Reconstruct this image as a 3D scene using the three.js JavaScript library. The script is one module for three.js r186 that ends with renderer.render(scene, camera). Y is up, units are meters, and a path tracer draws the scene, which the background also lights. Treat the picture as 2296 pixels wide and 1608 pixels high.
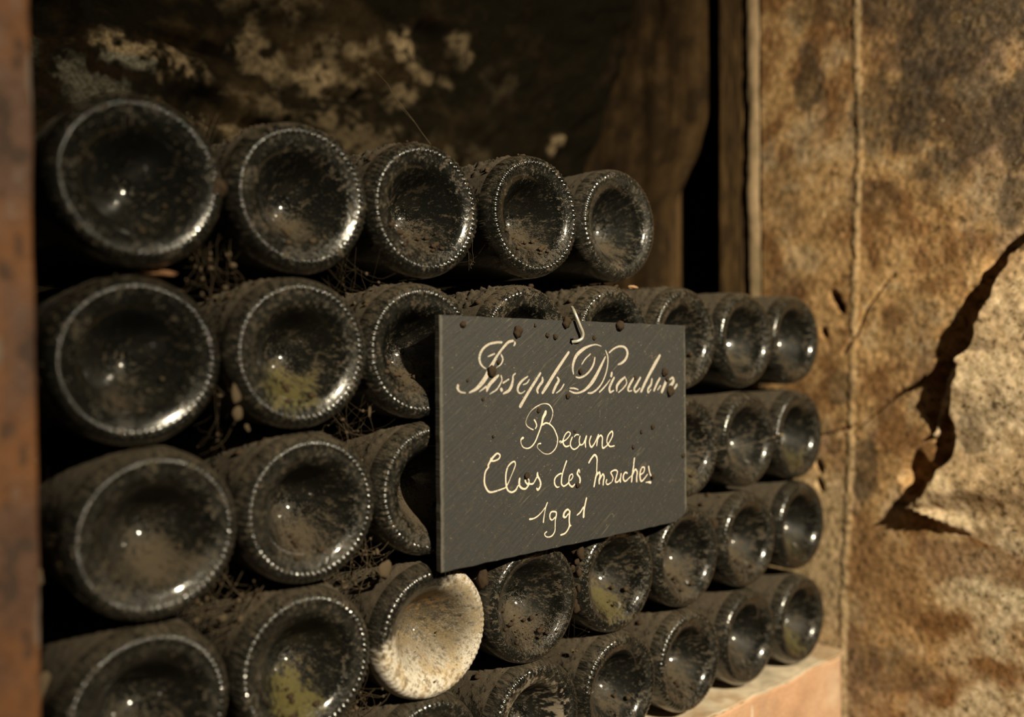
import * as THREE from 'three';
import { mergeGeometries, mergeVertices } from 'three/addons/utils/BufferGeometryUtils.js';
import { RoundedBoxGeometry } from 'three/addons/geometries/RoundedBoxGeometry.js';

// ---------------------------------------------------------------- camera, light, exposure
const scene = new THREE.Scene();
scene.background = new THREE.Color(0x000000);
const F = 1898.18, W0 = 2296, H0 = 1608;
const camera = new THREE.PerspectiveCamera(2 * Math.atan(H0 / 2 / F) * 180 / Math.PI, W0 / H0, 0.02, 12);
{
  const yaw = THREE.MathUtils.degToRad(40.898), pitch = THREE.MathUtils.degToRad(0.7504), roll = THREE.MathUtils.degToRad(0.436);
  camera.position.set(0, 0, 0.4121);
  camera.rotation.set(-pitch, -yaw, -roll, 'YXZ');
}
camera.focus = 0.56;
camera.userData.fStop = camera.getFocalLength() / 10.5;            // an aperture 10.5 mm wide
const renderer = new THREE.WebGLRenderer();
renderer.toneMapping = THREE.LinearToneMapping;
renderer.toneMappingExposure = 1.32;
renderer.shadowMap.enabled = true;

const LAMP = new THREE.Vector3(0.22, 0.6, 1.2), AIM = new THREE.Vector3(0.74, -0.32, 0), LAMP_POWER = 8.6, LAMP_COLOR = [1, 0.86, 0.61];

// ---------------------------------------------------------------- helpers
function rng(seed) { let a = seed >>> 0; return () => { a = (a + 0x6D2B79F5) | 0; let t = Math.imul(a ^ (a >>> 15), 1 | a); t = (t + Math.imul(t ^ (t >>> 7), 61 | t)) ^ t; return ((t ^ (t >>> 14)) >>> 0) / 4294967296; }; }
const P = new Uint8Array(512), PV = new Float32Array(256);
{ const r = rng(7); for (let i = 0; i < 256; i++) { P[i] = i; PV[i] = r() * 2 - 1; } for (let i = 255; i > 0; i--) { const j = (r() * (i + 1)) | 0, t = P[i]; P[i] = P[j]; P[j] = t; } for (let i = 0; i < 256; i++) P[i + 256] = P[i]; }
function n2(x, y, s = 0) {                                         // value noise, -1..1
  const xf = Math.floor(x), yf = Math.floor(y), X = xf & 255, Y = (yf + s * 57) & 255; let u = x - xf, v = y - yf;
  u = u * u * (3 - 2 * u); v = v * v * (3 - 2 * v);
  const o = P[(s * 31) & 255], a = P[(P[X] + Y + o) & 511 & 255], b = P[(P[X + 1 & 255] + Y + o) & 255], c = P[(P[X] + Y + 1 + o) & 255], d = P[(P[X + 1 & 255] + Y + 1 + o) & 255];
  const A = PV[a], B = PV[b], C = PV[c], D = PV[d];
  return A + (B - A) * u + (C + (D - C) * u - A - (B - A) * u) * v;
}
function fbm(x, y, s, oct) { let f = 0, a = 0.5, t = 0; for (let i = 0; i < oct; i++) { f += a * n2(x, y, s + i * 3); t += a; a *= 0.5; x = x * 2.03 + 11.7; y = y * 2.03 + 5.3; } return f / t; }
function n3(x, y, z) { return (n2(x + z * 0.37, y - z * 0.61, 3) + n2(y + x * 0.21, z + x * 0.43, 9) + n2(z - y * 0.33, x + y * 0.52, 15)) / 1.9; }
const sat = (x) => x < 0 ? 0 : x > 1 ? 1 : x, ss = (a, b, x) => { x = sat((x - a) / (b - a)); return x * x * (3 - 2 * x); }, mix = (a, b, t) => a + (b - a) * t;
const mix3 = (o, c, t) => { o[0] += (c[0] - o[0]) * t; o[1] += (c[1] - o[1]) * t; o[2] += (c[2] - o[2]) * t; };
const ENC = new Uint8Array(4097); for (let i = 0; i <= 4096; i++) { const l = i / 4096; ENC[i] = Math.round(255 * (l <= 0.0031308 ? 12.92 * l : 1.055 * Math.pow(l, 1 / 2.4) - 0.055)); }
const enc = (l) => ENC[(sat(l) * 4096) | 0];
// two textures of one surface: colour, and (R: height or coat, G: roughness)
function surface(w, h, fn, wrap = THREE.ClampToEdgeWrapping) {
  const a = new Uint8Array(w * h * 4), b = new Uint8Array(w * h * 4), c = [0, 0, 0], q = [0, 0];
  for (let y = 0, i = 0; y < h; y++) for (let x = 0; x < w; x++, i += 4) {
    fn((x + 0.5) / w, (y + 0.5) / h, c, q);
    a[i] = enc(c[0]); a[i + 1] = enc(c[1]); a[i + 2] = enc(c[2]); a[i + 3] = 255;
    b[i] = 255 * sat(q[0]); b[i + 1] = 255 * sat(q[1]); b[i + 2] = 0; b[i + 3] = 255;
  }
  return [a, b].map((d, k) => { const t = new THREE.DataTexture(d, w, h, THREE.RGBAFormat); t.magFilter = THREE.LinearFilter; t.minFilter = THREE.LinearMipmapLinearFilter; t.generateMipmaps = true; t.wrapS = t.wrapT = wrap; if (!k) t.colorSpace = THREE.SRGBColorSpace; t.needsUpdate = true; return t; });
}
const used = new Map();
function numbered(name) { const n = used.get(name) ?? 0; used.set(name, n + 1); return n ? name + '_' + String(n).padStart(3, '0') : name; }
function shade(o) { o.traverse((m) => { if (m.isMesh) { m.castShadow = true; m.receiveShadow = true; } }); return o; }
function thing(name, label, category, pos, group) {
  const o = new THREE.Group(); o.name = numbered(name); o.position.set(...pos); o.userData = { label, category }; if (group) o.userData.group = group; scene.add(o); return o;
}
function part(name, geo, mat, parent, kind) { const m = new THREE.Mesh(geo, mat); m.name = name; m.castShadow = m.receiveShadow = true; if (kind) m.userData.kind = kind; parent.add(m); return m; }
function struct(name, geo, mat, label) { const m = new THREE.Mesh(geo, mat); m.name = name; m.castShadow = m.receiveShadow = true; m.userData.kind = 'structure'; if (label) m.userData.label = label; scene.add(m); return m; }
function grid(nu, nv, f) {                                          // f(u, v) -> [x, y, z, s, t]
  const p = new Float32Array((nu + 1) * (nv + 1) * 3), t = new Float32Array((nu + 1) * (nv + 1) * 2), id = new Uint32Array(nu * nv * 6);
  let k = 0;
  for (let j = 0; j <= nv; j++) for (let i = 0; i <= nu; i++, k++) { const q = f(i / nu, j / nv); p.set(q.slice(0, 3), k * 3); t.set(q.slice(3, 5), k * 2); }
  k = 0;
  for (let j = 0; j < nv; j++) for (let i = 0; i < nu; i++) { const a = j * (nu + 1) + i, b = a + 1, c = a + nu + 1, d = c + 1; id[k++] = a; id[k++] = b; id[k++] = d; id[k++] = a; id[k++] = d; id[k++] = c; }
  const g = new THREE.BufferGeometry(); g.setAttribute('position', new THREE.BufferAttribute(p, 3)); g.setAttribute('uv', new THREE.BufferAttribute(t, 2)); g.setIndex(new THREE.BufferAttribute(id, 1)); g.computeVertexNormals(); return g;
}
class Bits {                                                        // loose bits (threads, crumbs) joined into one geometry
  constructor() { this.p = []; this.i = []; }
  thread(pts, r0, r1 = r0) {
    const n = this.p.length / 3, m = pts.length, d = new THREE.Vector3(), u = new THREE.Vector3(), v = new THREE.Vector3();
    pts.forEach((q, k) => {
      d.subVectors(pts[Math.min(m - 1, k + 1)], pts[Math.max(0, k - 1)]).normalize(); u.set(0.31, 0.77, 0.55).cross(d).normalize(); v.crossVectors(d, u); const r = mix(r0, r1, k / (m - 1));
      for (let a = 0; a < 4; a++) { const c = Math.cos(a * Math.PI / 2) * r, s = Math.sin(a * Math.PI / 2) * r; this.p.push(q.x + u.x * c + v.x * s, q.y + u.y * c + v.y * s, q.z + u.z * c + v.z * s); }
    });
    for (let k = 0; k < m - 1; k++) for (let a = 0; a < 4; a++) { const b = (a + 1) % 4, A = n + k * 4; this.i.push(A + a, A + b, A + 4 + b, A + a, A + 4 + b, A + 4 + a); }
    this.i.push(n, n + 2, n + 1, n, n + 3, n + 2); const e = n + (m - 1) * 4; this.i.push(e, e + 1, e + 2, e, e + 2, e + 3);
  }
  lump(c, r, R, sx = 1, sy = 1, sz = 1, fine = 1) {
    const s = fine === 2 ? ICO2 : fine ? ICO1 : ICO0, n = this.p.length / 3, o = R() * 50, q = s.attributes.position, w = 1.1;
    for (let k = 0; k < q.count; k++) { const x = q.getX(k), y = q.getY(k), z = q.getZ(k), f = r * (1 + 0.38 * n3(x * w + o, y * w, z * w) + 0.22 * n3(x * 2.6 + o, y * 2.6, z * 2.6) + 0.16 * n3(x * 7 + o, y * 7, z * 7)); this.p.push(c.x + x * f * sx, c.y + y * f * sy, c.z + z * f * sz); }
    for (let k = 0; k < s.index.count; k++) this.i.push(n + s.index.getX(k));
  }
  build() { const g = new THREE.BufferGeometry(); g.setAttribute('position', new THREE.Float32BufferAttribute(this.p, 3)); g.setIndex(this.i); g.computeVertexNormals(); return g; }
}
const ico = (d) => { const g = new THREE.IcosahedronGeometry(1, d); g.deleteAttribute('uv'); g.deleteAttribute('normal'); return mergeVertices(g, 1e-4); };
const ICO0 = ico(0), ICO1 = ico(1), ICO2 = ico(3);
const V = (x, y, z) => new THREE.Vector3(x, y, z);

// ---------------------------------------------------------------- the cellar (structure)
const WALL_X = 0.78;
// right wall: limestone with a broken, curling skin of plaster; co-ordinates (z, y) on the plane x = 0.78
const EDGE = [[0.175, 0.1], [0.16, 0.083], [0.148, 0.071], [0.139, 0.049], [0.132, 0.031], [0.125, 0.016], [0.119, -0.003], [0.108, -0.023], [0.105, -0.042], [0.101, -0.062], [0.108, -0.074], [0.107, -0.093], [0.093, -0.11], [0.088, -0.129], [0.078, -0.14], [0.066, -0.147]];
function edgeZ(y) { if (y >= EDGE[0][1]) return EDGE[0][0] + (y - EDGE[0][1]) * 0.6; for (let i = 1; i < EDGE.length; i++) if (y >= EDGE[i][1]) { const [z0, y0] = EDGE[i - 1], [z1, y1] = EDGE[i]; return mix(z1, z0, (y - y1) / (y0 - y1)); } return 0.066 + (-0.147 - y) * 2.6; }
function lineDist(L, z, y) { let m = 9; for (let i = 1; i < L.length; i++) { const [a, b] = L[i - 1], [c, d] = L[i], t = sat(((z - a) * (c - a) + (y - b) * (d - b)) / ((c - a) ** 2 + (d - b) ** 2)); m = Math.min(m, Math.hypot(z - a - t * (c - a), y - b - t * (d - b))); } return m; }
const CRACK = [[-0.03, -0.092], [-0.012, -0.088], [-0.003, -0.084], [0.019, -0.076], [0.043, -0.055], [0.06, -0.043], [0.078, -0.031]], CRACK2 = [[0.052, 0.064], [0.046, 0.061], [0.026, 0.035], [0.017, 0.012], [0.003, -0.007]];
const FLAKE = [[0.118, -0.005], [0.108, -0.018], [0.102, -0.035], [0.096, -0.059], [0.090, -0.079]], RIDGE = [[0.018, 0.5], [0.017, 0.286], [0.018, 0.201], [0.013, 0.006], [0.008, -0.141], [0.001, -0.285], [0, -0.4]];
function wallHeight(z, y) {
  let h = 0.002 * fbm(z * 9, y * 9, 21, 3) + 0.0007 * fbm(z * 45, y * 45, 25, 3) + 0.0005 * n2(z * 260, y * 260, 28);
  const jag = 0.0045 * fbm(z * 80, y * 80, 31, 3), e = edgeZ(y) + jag, d = z - e, on = ss(-0.168, -0.143, y + jag) * ss(0.30, 0.10, y);
  if (d > -0.002) h += on * mix(0.010, 0.024, ss(0.09, 0.02, y) * ss(-0.075, -0.03, y) * 0.75 + ss(-0.09, -0.13, y)) * ss(-0.002, 0.0015, d) * Math.exp(-Math.max(0, d) / mix(0.08, 0.02, ss(-0.105, -0.145, y))) * (1 + 0.1 * fbm(z * 60, y * 60, 71, 2));
  const pit = on * ss(-0.024, -0.006, d) * ss(0.003, -0.001, d) * (0.6 + 0.5 * fbm(z * 50, y * 50, 33, 2)); h -= 0.013 * pit;
  h += 0.010 * ss(0.0045, 0.002, lineDist(FLAKE, z + jag, y) );
  h -= 0.0045 * ss(0.0022, 0.0006, lineDist(CRACK, z + jag * 0.5, y + jag * 0.4)) + 0.003 * ss(0.002, 0.0005, lineDist(CRACK2, z + jag * 0.5, y + jag * 0.4));
  h += 0.0013 * ss(0.005, 0.001, lineDist(RIDGE, z + jag * 0.5, y));
  for (const [a, b, r] of [[-0.022, -0.122, 0.005], [-0.023, -0.139, 0.005], [-0.005, 0.045, 0.006], [0, 0.036, 0.005], [-0.018, 0.012, 0.004]]) h -= 0.009 * ss(r, r * 0.4, Math.hypot((z - a) * 0.9 + jag * 0.5, (y - b) * 0.75 + (z - a) * 0.5));
  h -= 0.016 * ss(1.1, 0.5, Math.hypot((z - 0.072) / 0.014, (y + 0.118) / 0.017) + 0.5 * fbm(z * 70, y * 70, 37, 2)) * (d < 0 ? 1 : 0.0);
  return h;
}
const blob = (x, y, cx, cy, rx, ry, s, rough = 0.35) => { const d = Math.hypot((x - cx) / rx, (y - cy) / ry) + rough * fbm(x * 40, y * 40, s, 3) * 1.6; return ss(1.1, 0.75, d); };
const WT = [0.5, 0.85, -0.0865, -0.42];                             // size and corner of one texture tile
const wallTex = surface(1024, 1740, (u, v, c, q) => {
  const z = WT[2] + u * WT[0], y = WT[3] + v * WT[1];
  const a = fbm(z * 14, y * 11, 41, 4), b = fbm(z * 40 + a, y * 36, 45, 4), g = fbm(z * 170, y * 150, 49, 3), k = n2(z * 700, y * 700, 53), st = fbm(z * 120, y * 14, 57, 3);
  c[0] = 0.48; c[1] = 0.30; c[2] = 0.135;
  mix3(c, [0.23, 0.122, 0.05], ss(-0.05, 0.5, b + 0.3 * g));
  mix3(c, [0.46, 0.34, 0.2], 0.7 * ss(0.1, 0.55, -b + 0.4 * g + 0.3 * a));
  mix3(c, [0.26, 0.2, 0.14], 0.55 * ss(0.15, 0.6, a + 0.3 * st));
  // pale bare plaster to the right of the break and low on the wall
  const jag = 0.0045 * fbm(z * 80, y * 80, 31, 3), d = z - edgeZ(y) - jag, pale = ss(-0.001, 0.002, d) * ss(0.12, 0.03, y + 0.1 * a) * (y < -0.15 ? ss(-0.34, -0.2, y + 0.12 * a + 0.3 * (z - 0.1)) : 1);
  mix3(c, [0.58, 0.46, 0.3], pale * (0.75 + 0.3 * g)); mix3(c, [0.42, 0.3, 0.17], pale * ss(0.0, 0.45, b));
  mix3(c, [0.58, 0.49, 0.33], 0.85 * ss(-0.13, -0.21, y + 0.08 * a) * ss(0.07, 0.125, z + 0.05 * a) * ss(0.5, -0.15, b));
  // browner band under the break, mould stains and dark blobs, thickest high up
  mix3(c, [0.3, 0.175, 0.08], 0.7 * blob(z, y, 0.045, -0.21, 0.05, 0.05, 61)); mix3(c, [0.24, 0.14, 0.07], 0.7 * blob(z, y, 0.11, -0.19, 0.05, 0.02, 62));
  for (const [zz, yy, rz, ry, s, w] of [[-0.035, 0.262, 0.016, 0.036, 63, 0.8], [0.05, 0.21, 0.04, 0.045, 64, 0.75], [0.022, -0.122, 0.016, 0.035, 65, 0.75], [0.0, -0.037, 0.016, 0.02, 66, 0.6], [0.11, 0.275, 0.075, 0.045, 67, 0.88], [0.121, -0.078, 0.010, 0.022, 68, 0.55], [0.10, 0.2, 0.05, 0.05, 69, 0.78], [0.156, 0.19, 0.02, 0.05, 70, 0.85], [0.13, -0.0, 0.012, 0.008, 71, 0.5], [0.06, 0.31, 0.05, 0.03, 72, 0.75], [0.155, 0.12, 0.02, 0.02, 73, 0.7], [0.07, 0.0, 0.03, 0.05, 74, 0.35], [-0.01, 0.34, 0.06, 0.03, 78, 0.55], [0.03, 0.14, 0.03, 0.02, 79, 0.4], [-0.06, 0.15, 0.02, 0.05, 80, 0.35], [-0.06, 0.06, 0.02, 0.03, 75, 0.4], [0.1, 0.15, 0.03, 0.03, 76, 0.45], [0.05, -0.3, 0.05, 0.025, 77, 0.5]])
    mix3(c, [0.055, 0.042, 0.03], w * blob(z, y, zz, yy, rz, ry, s) * (0.72 + 0.28 * ss(-0.3, 0.3, g)));
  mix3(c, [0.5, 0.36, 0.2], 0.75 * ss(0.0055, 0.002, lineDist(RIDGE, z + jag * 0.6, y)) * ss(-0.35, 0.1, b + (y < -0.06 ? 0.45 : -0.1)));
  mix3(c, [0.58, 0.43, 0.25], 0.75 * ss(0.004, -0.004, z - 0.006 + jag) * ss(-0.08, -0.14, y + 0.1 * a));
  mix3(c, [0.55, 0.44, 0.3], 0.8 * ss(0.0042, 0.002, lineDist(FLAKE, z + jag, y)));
  const k2 = fbm(z * 330, y * 300, 58, 2), m = 0.86 + 0.22 * k + 0.42 * k2 + 0.35 * g; c[0] *= m; c[1] *= m; c[2] *= m * (1 + 0.12 * k2);
  if (k2 < -0.42 && g < 0.1) mix3(c, [0.07, 0.042, 0.025], 0.6); if (k > 0.78 && g > 0.05) mix3(c, [0.05, 0.03, 0.02], 0.7); if (k < -0.9) mix3(c, [0.62, 0.52, 0.36], 0.5);
  q[0] = 0.5 + 0.2 * g + 0.12 * k; q[1] = 0.92;
}, THREE.MirroredRepeatWrapping);
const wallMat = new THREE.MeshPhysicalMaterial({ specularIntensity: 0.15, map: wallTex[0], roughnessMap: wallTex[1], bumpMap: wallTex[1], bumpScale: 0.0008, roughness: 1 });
{
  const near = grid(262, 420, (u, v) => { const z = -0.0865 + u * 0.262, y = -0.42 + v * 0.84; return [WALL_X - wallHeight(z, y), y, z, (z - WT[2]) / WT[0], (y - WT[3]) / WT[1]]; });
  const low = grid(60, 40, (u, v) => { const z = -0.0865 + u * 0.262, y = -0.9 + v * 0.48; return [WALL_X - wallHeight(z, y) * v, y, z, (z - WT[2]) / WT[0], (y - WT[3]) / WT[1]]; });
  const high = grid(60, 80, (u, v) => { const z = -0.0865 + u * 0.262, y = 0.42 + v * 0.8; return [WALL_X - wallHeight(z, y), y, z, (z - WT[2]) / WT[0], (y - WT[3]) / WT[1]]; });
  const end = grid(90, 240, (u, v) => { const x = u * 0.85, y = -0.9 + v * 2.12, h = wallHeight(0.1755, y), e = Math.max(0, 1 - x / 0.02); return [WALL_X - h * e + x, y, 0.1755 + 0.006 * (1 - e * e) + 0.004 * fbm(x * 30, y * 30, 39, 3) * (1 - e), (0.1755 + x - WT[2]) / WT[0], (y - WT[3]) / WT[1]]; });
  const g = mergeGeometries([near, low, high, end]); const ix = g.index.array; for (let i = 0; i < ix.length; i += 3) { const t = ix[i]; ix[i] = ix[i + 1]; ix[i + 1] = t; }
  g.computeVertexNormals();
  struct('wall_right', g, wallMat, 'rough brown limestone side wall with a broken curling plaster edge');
  const core = new THREE.MeshStandardMaterial({ color: new THREE.Color().setRGB(0.1, 0.07, 0.05), roughness: 1 });
  const b = new THREE.BoxGeometry(0.78, 2.12, 0.25); b.translate(WALL_X + 0.03 + 0.39, 0.16, 0.042); struct('wall_right_core', b, core);
}
// behind it: a pale arris, a dark post, an open slot and a board
function plank(w, h, d, seed, amp, r = 0.003) {                     // a bar with worn faces
  const g = new RoundedBoxGeometry(w, h, d, 3, r), p0 = mergeVertices((g.deleteAttribute('normal'), g), 1e-5);
  return p0;
}
const darkWood = surface(256, 1024, (u, v, c, q) => { const x = u * 0.2, y = v * 0.8, f = fbm(x * 190, y * 7, 81, 4), g = fbm(x * 60, y * 50, 83, 4), k = n2(x * 900, y * 500, 86); c[0] = 0.10; c[1] = 0.06; c[2] = 0.027; mix3(c, [0.05, 0.032, 0.017], ss(-0.2, 0.5, g + 0.3 * f)); mix3(c, [0.14, 0.09, 0.045], 0.5 * ss(0.15, 0.6, -g + 0.5 * f)); const m = 0.9 + 0.3 * f + 0.12 * k; c[0] *= m; c[1] *= m; c[2] *= m; q[0] = 0.5 + 0.35 * f + 0.15 * k; q[1] = 0.9; }, THREE.MirroredRepeatWrapping);
const darkWoodMat = new THREE.MeshPhysicalMaterial({ specularIntensity: 0.15, map: darkWood[0], roughnessMap: darkWood[1], bumpMap: darkWood[1], bumpScale: 0.001, roughness: 1 });
const postMat = darkWoodMat.clone(); postMat.color.setRGB(1.3, 1.3, 1.25);
const paleStone = surface(128, 1024, (u, v, c, q) => { const x = u * 0.06, y = v * 0.8, g = fbm(x * 90, y * 60, 91, 4), b = fbm(x * 30, y * 14, 93, 3), k = n2(x * 900, y * 900, 96); c[0] = 0.31; c[1] = 0.225; c[2] = 0.135; mix3(c, [0.15, 0.115, 0.065], ss(0, 0.45, b + 0.3 * g)); const m = 0.9 + 0.35 * g + 0.12 * k; c[0] *= m; c[1] *= m; c[2] *= m; q[0] = 0.5 + 0.4 * g; q[1] = 0.95; }, THREE.MirroredRepeatWrapping);
const paleStoneMat = new THREE.MeshPhysicalMaterial({ specularIntensity: 0.15, map: paleStone[0], roughnessMap: paleStone[1], bumpMap: paleStone[1], bumpScale: 0.001, roughness: 1 });
{
  const arris = grid(16, 300, (u, v) => { const a = (u - 0.5) * Math.PI, y = -0.42 + v * 1.64, w = 0.0085 + 0.0012 * n2(y * 40, 2, 5), z = -0.0975 + Math.sin(a) * w + 0.0015 * n2(y * 25, 7, 3); return [WALL_X + 0.004 - Math.cos(a) * 0.009 - 0.0012 * fbm(y * 90, u * 4, 8, 2), y, z, u * 0.45, (y + 0.42) / 0.8]; });
  const ix = arris.index.array; for (let i = 0; i < ix.length; i += 3) { const t = ix[i]; ix[i] = ix[i + 1]; ix[i + 1] = t; } arris.computeVertexNormals();
  struct('trim_1', arris, paleStoneMat, 'pale worn vertical stone edge behind the stack');
  const face = (z0, z1, x0, x1, amp, seed, cut = 0) => { const g = grid(40, 240, (u, v) => { const y = -0.42 + v * 1.64, z = mix(z0, z1 - cut * ss(0.26, 0.13, y + 0.004 * n2(y * 60, 3, 4)), u), e = ss(0, 0.08, u) * ss(1, 0.92, u); return [mix(x0, x1, u) + 0.004 * (1 - e) - amp * fbm(z * 40 + seed, y * 10, seed, 3), y, z, u, y / 0.8]; }); return g; };
  const box = (x0, x1, z0, z1) => { const b = new THREE.BoxGeometry(x1 - x0, 1.64, z1 - z0); b.translate((x0 + x1) / 2, 0.4, (z0 + z1) / 2); return b; };
  struct('trim_2', mergeGeometries([face(-0.1405, -0.107, 0.7785, 0.7795, 0.0015, 12), box(0.793, 0.9, -0.1375, -0.107)]), postMat, 'dark brown upright post beside the black slot');
  struct('trim_3', mergeGeometries([face(-0.40, -0.154, 0.779, 0.776, 0.003, 14, 0.055), box(0.787, 0.9, -0.40, -0.215)]), darkWoodMat, 'dark wooden board closing the back corner of the bin');
  const slot = new THREE.BoxGeometry(0.06, 1.64, 0.4); slot.translate(0.95, 0.4, -0.22); struct('wall_recess', slot, new THREE.MeshStandardMaterial({ color: 0x0a0805, roughness: 1 }));
}
// back wall: near-black base over rough stone, darkest to the right, pale in patches
const PALE = [[0.235, 0.256, 0.05, 0.018, 1], [0.285, 0.25, 0.035, 0.014, 0.8], [0.2, 0.225, 0.03, 0.03, 0.45], [0.36, 0.285, 0.03, 0.02, 0.55], [0.42, 0.272, 0.05, 0.02, 0.75], [0.487, 0.31, 0.032, 0.025, 1], [0.455, 0.29, 0.03, 0.02, 0.8], [0.525, 0.295, 0.03, 0.008, 0.8], [0.56, 0.322, 0.012, 0.016, 0.6], [0.31, 0.205, 0.035, 0.014, 0.8], [0.26, 0.2, 0.03, 0.02, 0.4], [0.43, 0.24, 0.03, 0.018, 0.35], [0.717, 0.247, 0.014, 0.014, 1], [0.5, 0.27, 0.03, 0.012, 0.5], [0.40, 0.30, 0.06, 0.02, 0.4], [0.15, 0.235, 0.03, 0.02, 0.35], [0.34, 0.235, 0.06, 0.02, 0.3], [0.48, 0.225, 0.05, 0.012, 0.3], [0.62, 0.29, 0.02, 0.02, 0.12], [0.37, 0.335, 0.05, 0.015, 0.25], [0.56, 0.215, 0.06, 0.02, 0.2], [0.45, 0.2, 0.06, 0.03, 0.3]];
const DARK = [[0.525, 0.332, 0.019, 0.018], [0.3, 0.222, 0.04, 0.018], [0.37, 0.215, 0.05, 0.012], [0.285, 0.275, 0.05, 0.008], [0.44, 0.258, 0.03, 0.006], [0.175, 0.275, 0.02, 0.02]];
function backHeight(x, y) {
  let h = 0.022 * fbm(x * 9, y * 11, 101, 4) + 0.010 * fbm(x * 34, y * 38, 105, 3) + 0.0035 * fbm(x * 130, y * 130, 108, 2);
  for (const [a, b, r, s] of DARK) h -= 0.02 * ss(1.1, 0.5, Math.hypot((x - a) / r, (y - b) / s) + 0.3 * fbm(x * 60, y * 60, 111, 2));
  for (const [a, b, r, s, w] of PALE) h += 0.008 * w * ss(1.2, 0.3, Math.hypot((x - a) / r, (y - b) / s));
  return h + 0.4 * Math.max(0, y - 0.14) * ss(0.3, 0.8, x);
}
const BT = [0.95, 0.85, 0.02, -0.3];
const backTex = surface(1140, 1020, (u, v, c, q) => {
  const x = BT[2] + u * BT[0], y = BT[3] + v * BT[1], g = fbm(x * 55, y * 60, 121, 4), b = fbm(x * 18, y * 24, 124, 4), k = n2(x * 600, y * 600, 127);
  c[0] = 0.011; c[1] = 0.0085; c[2] = 0.0045; mix3(c, [0.045, 0.03, 0.014], ss(0.1, 0.6, b + 0.5 * g) * 0.75 * ss(0.72, 0.45, x)); mix3(c, [0.03, 0.018, 0.01], 0.6 * ss(0.2, 0.6, g) * ss(0.3, -0.2, b)); const wx = x + 0.02 * fbm(x * 30, y * 30, 129, 4), wy = y + 0.014 * fbm(x * 34, y * 34, 133, 4);
  let p = 0; for (const [a, e, r, s, w] of PALE) p = Math.max(p, w * ss(1.3, 0.35, Math.hypot((wx - a) / r, (wy - e) / s) + 0.8 * g + 0.35 * b));
  for (const [a, e, r, s] of DARK) p *= 1 - 0.9 * ss(1.15, 0.8, Math.hypot((wx - a) / r, (wy - e) / s) + 0.4 * g);
  mix3(c, x < 0.25 && y < 0.25 ? [0.27, 0.25, 0.19] : [0.36, 0.27, 0.16], p * (0.8 + 0.3 * k) * ss(-0.35, 0.3, -fbm(x * 110, y * 120, 139, 3) - 0.6 * g + 0.2)); const m = 0.85 + 0.25 * k; c[0] *= m; c[1] *= m; c[2] *= m; q[0] = 0.5 + 0.4 * g; q[1] = 0.96;
}, THREE.MirroredRepeatWrapping);
const backMat = new THREE.MeshPhysicalMaterial({ specularIntensity: 0.15, map: backTex[0], roughnessMap: backTex[1], bumpMap: backTex[1], bumpScale: 0.002, roughness: 1 });
{
  const g = grid(240, 260, (u, v) => { const x = -0.05 + u * 0.98, y = -0.42 + v * 1.1; return [x, y, -0.362 + backHeight(x, y), (x - BT[2]) / BT[0], (y - BT[3]) / BT[1]]; });
  const b = new THREE.BoxGeometry(1.2, 2.2, 0.15); b.translate(0.45, 0.1, -0.49);
  struct('wall_back', mergeGeometries([g, b]), backMat, 'rough rock back wall, near black with pale patches');
}
// left side of the bin, the rest of the cellar around the viewer
const roomStone = surface(512, 512, (u, v, c, q) => { const g = fbm(u * 24, v * 24, 131, 5), b = fbm(u * 6, v * 6, 134, 3), k = n2(u * 400, v * 400, 137); c[0] = 0.10; c[1] = 0.072; c[2] = 0.045; mix3(c, [0.035, 0.027, 0.018], ss(-0.2, 0.5, b + 0.4 * g)); const m = 0.9 + 0.3 * g + 0.1 * k; c[0] *= m; c[1] *= m; c[2] *= m; q[0] = 0.5 + 0.4 * g; q[1] = 0.95; }, THREE.MirroredRepeatWrapping);
const roomMat = new THREE.MeshPhysicalMaterial({ specularIntensity: 0.15, map: roomStone[0], roughnessMap: roomStone[1], bumpMap: roomStone[1], bumpScale: 0.004, roughness: 1 });
const slab = (name, x0, x1, y0, y1, z0, z1) => { const b = new THREE.BoxGeometry(x1 - x0, y1 - y0, z1 - z0); b.translate((x0 + x1) / 2, (y0 + y1) / 2, (z0 + z1) / 2); return struct(name, b, roomMat); };
slab('wall_left', 0.005, 0.05, -0.9, 1.2, -0.42, -0.035); slab('wall_bay', -1.4, 0.005, -0.9, 1.2, -0.2, -0.05); slab('wall_west', -1.55, -1.4, -0.9, 1.2, -0.2, 2.3); slab('wall_east', 1.6, 1.75, -0.9, 1.2, 0.15, 2.3); slab('wall_front', -1.55, 1.75, -0.9, 1.2, 2.27, 2.42);
slab('floor', -1.55, 1.75, -1.0, -0.9, -0.6, 2.42); slab('ceiling', -1.55, 1.75, 1.2, 1.35, -0.6, 2.42);
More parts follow.
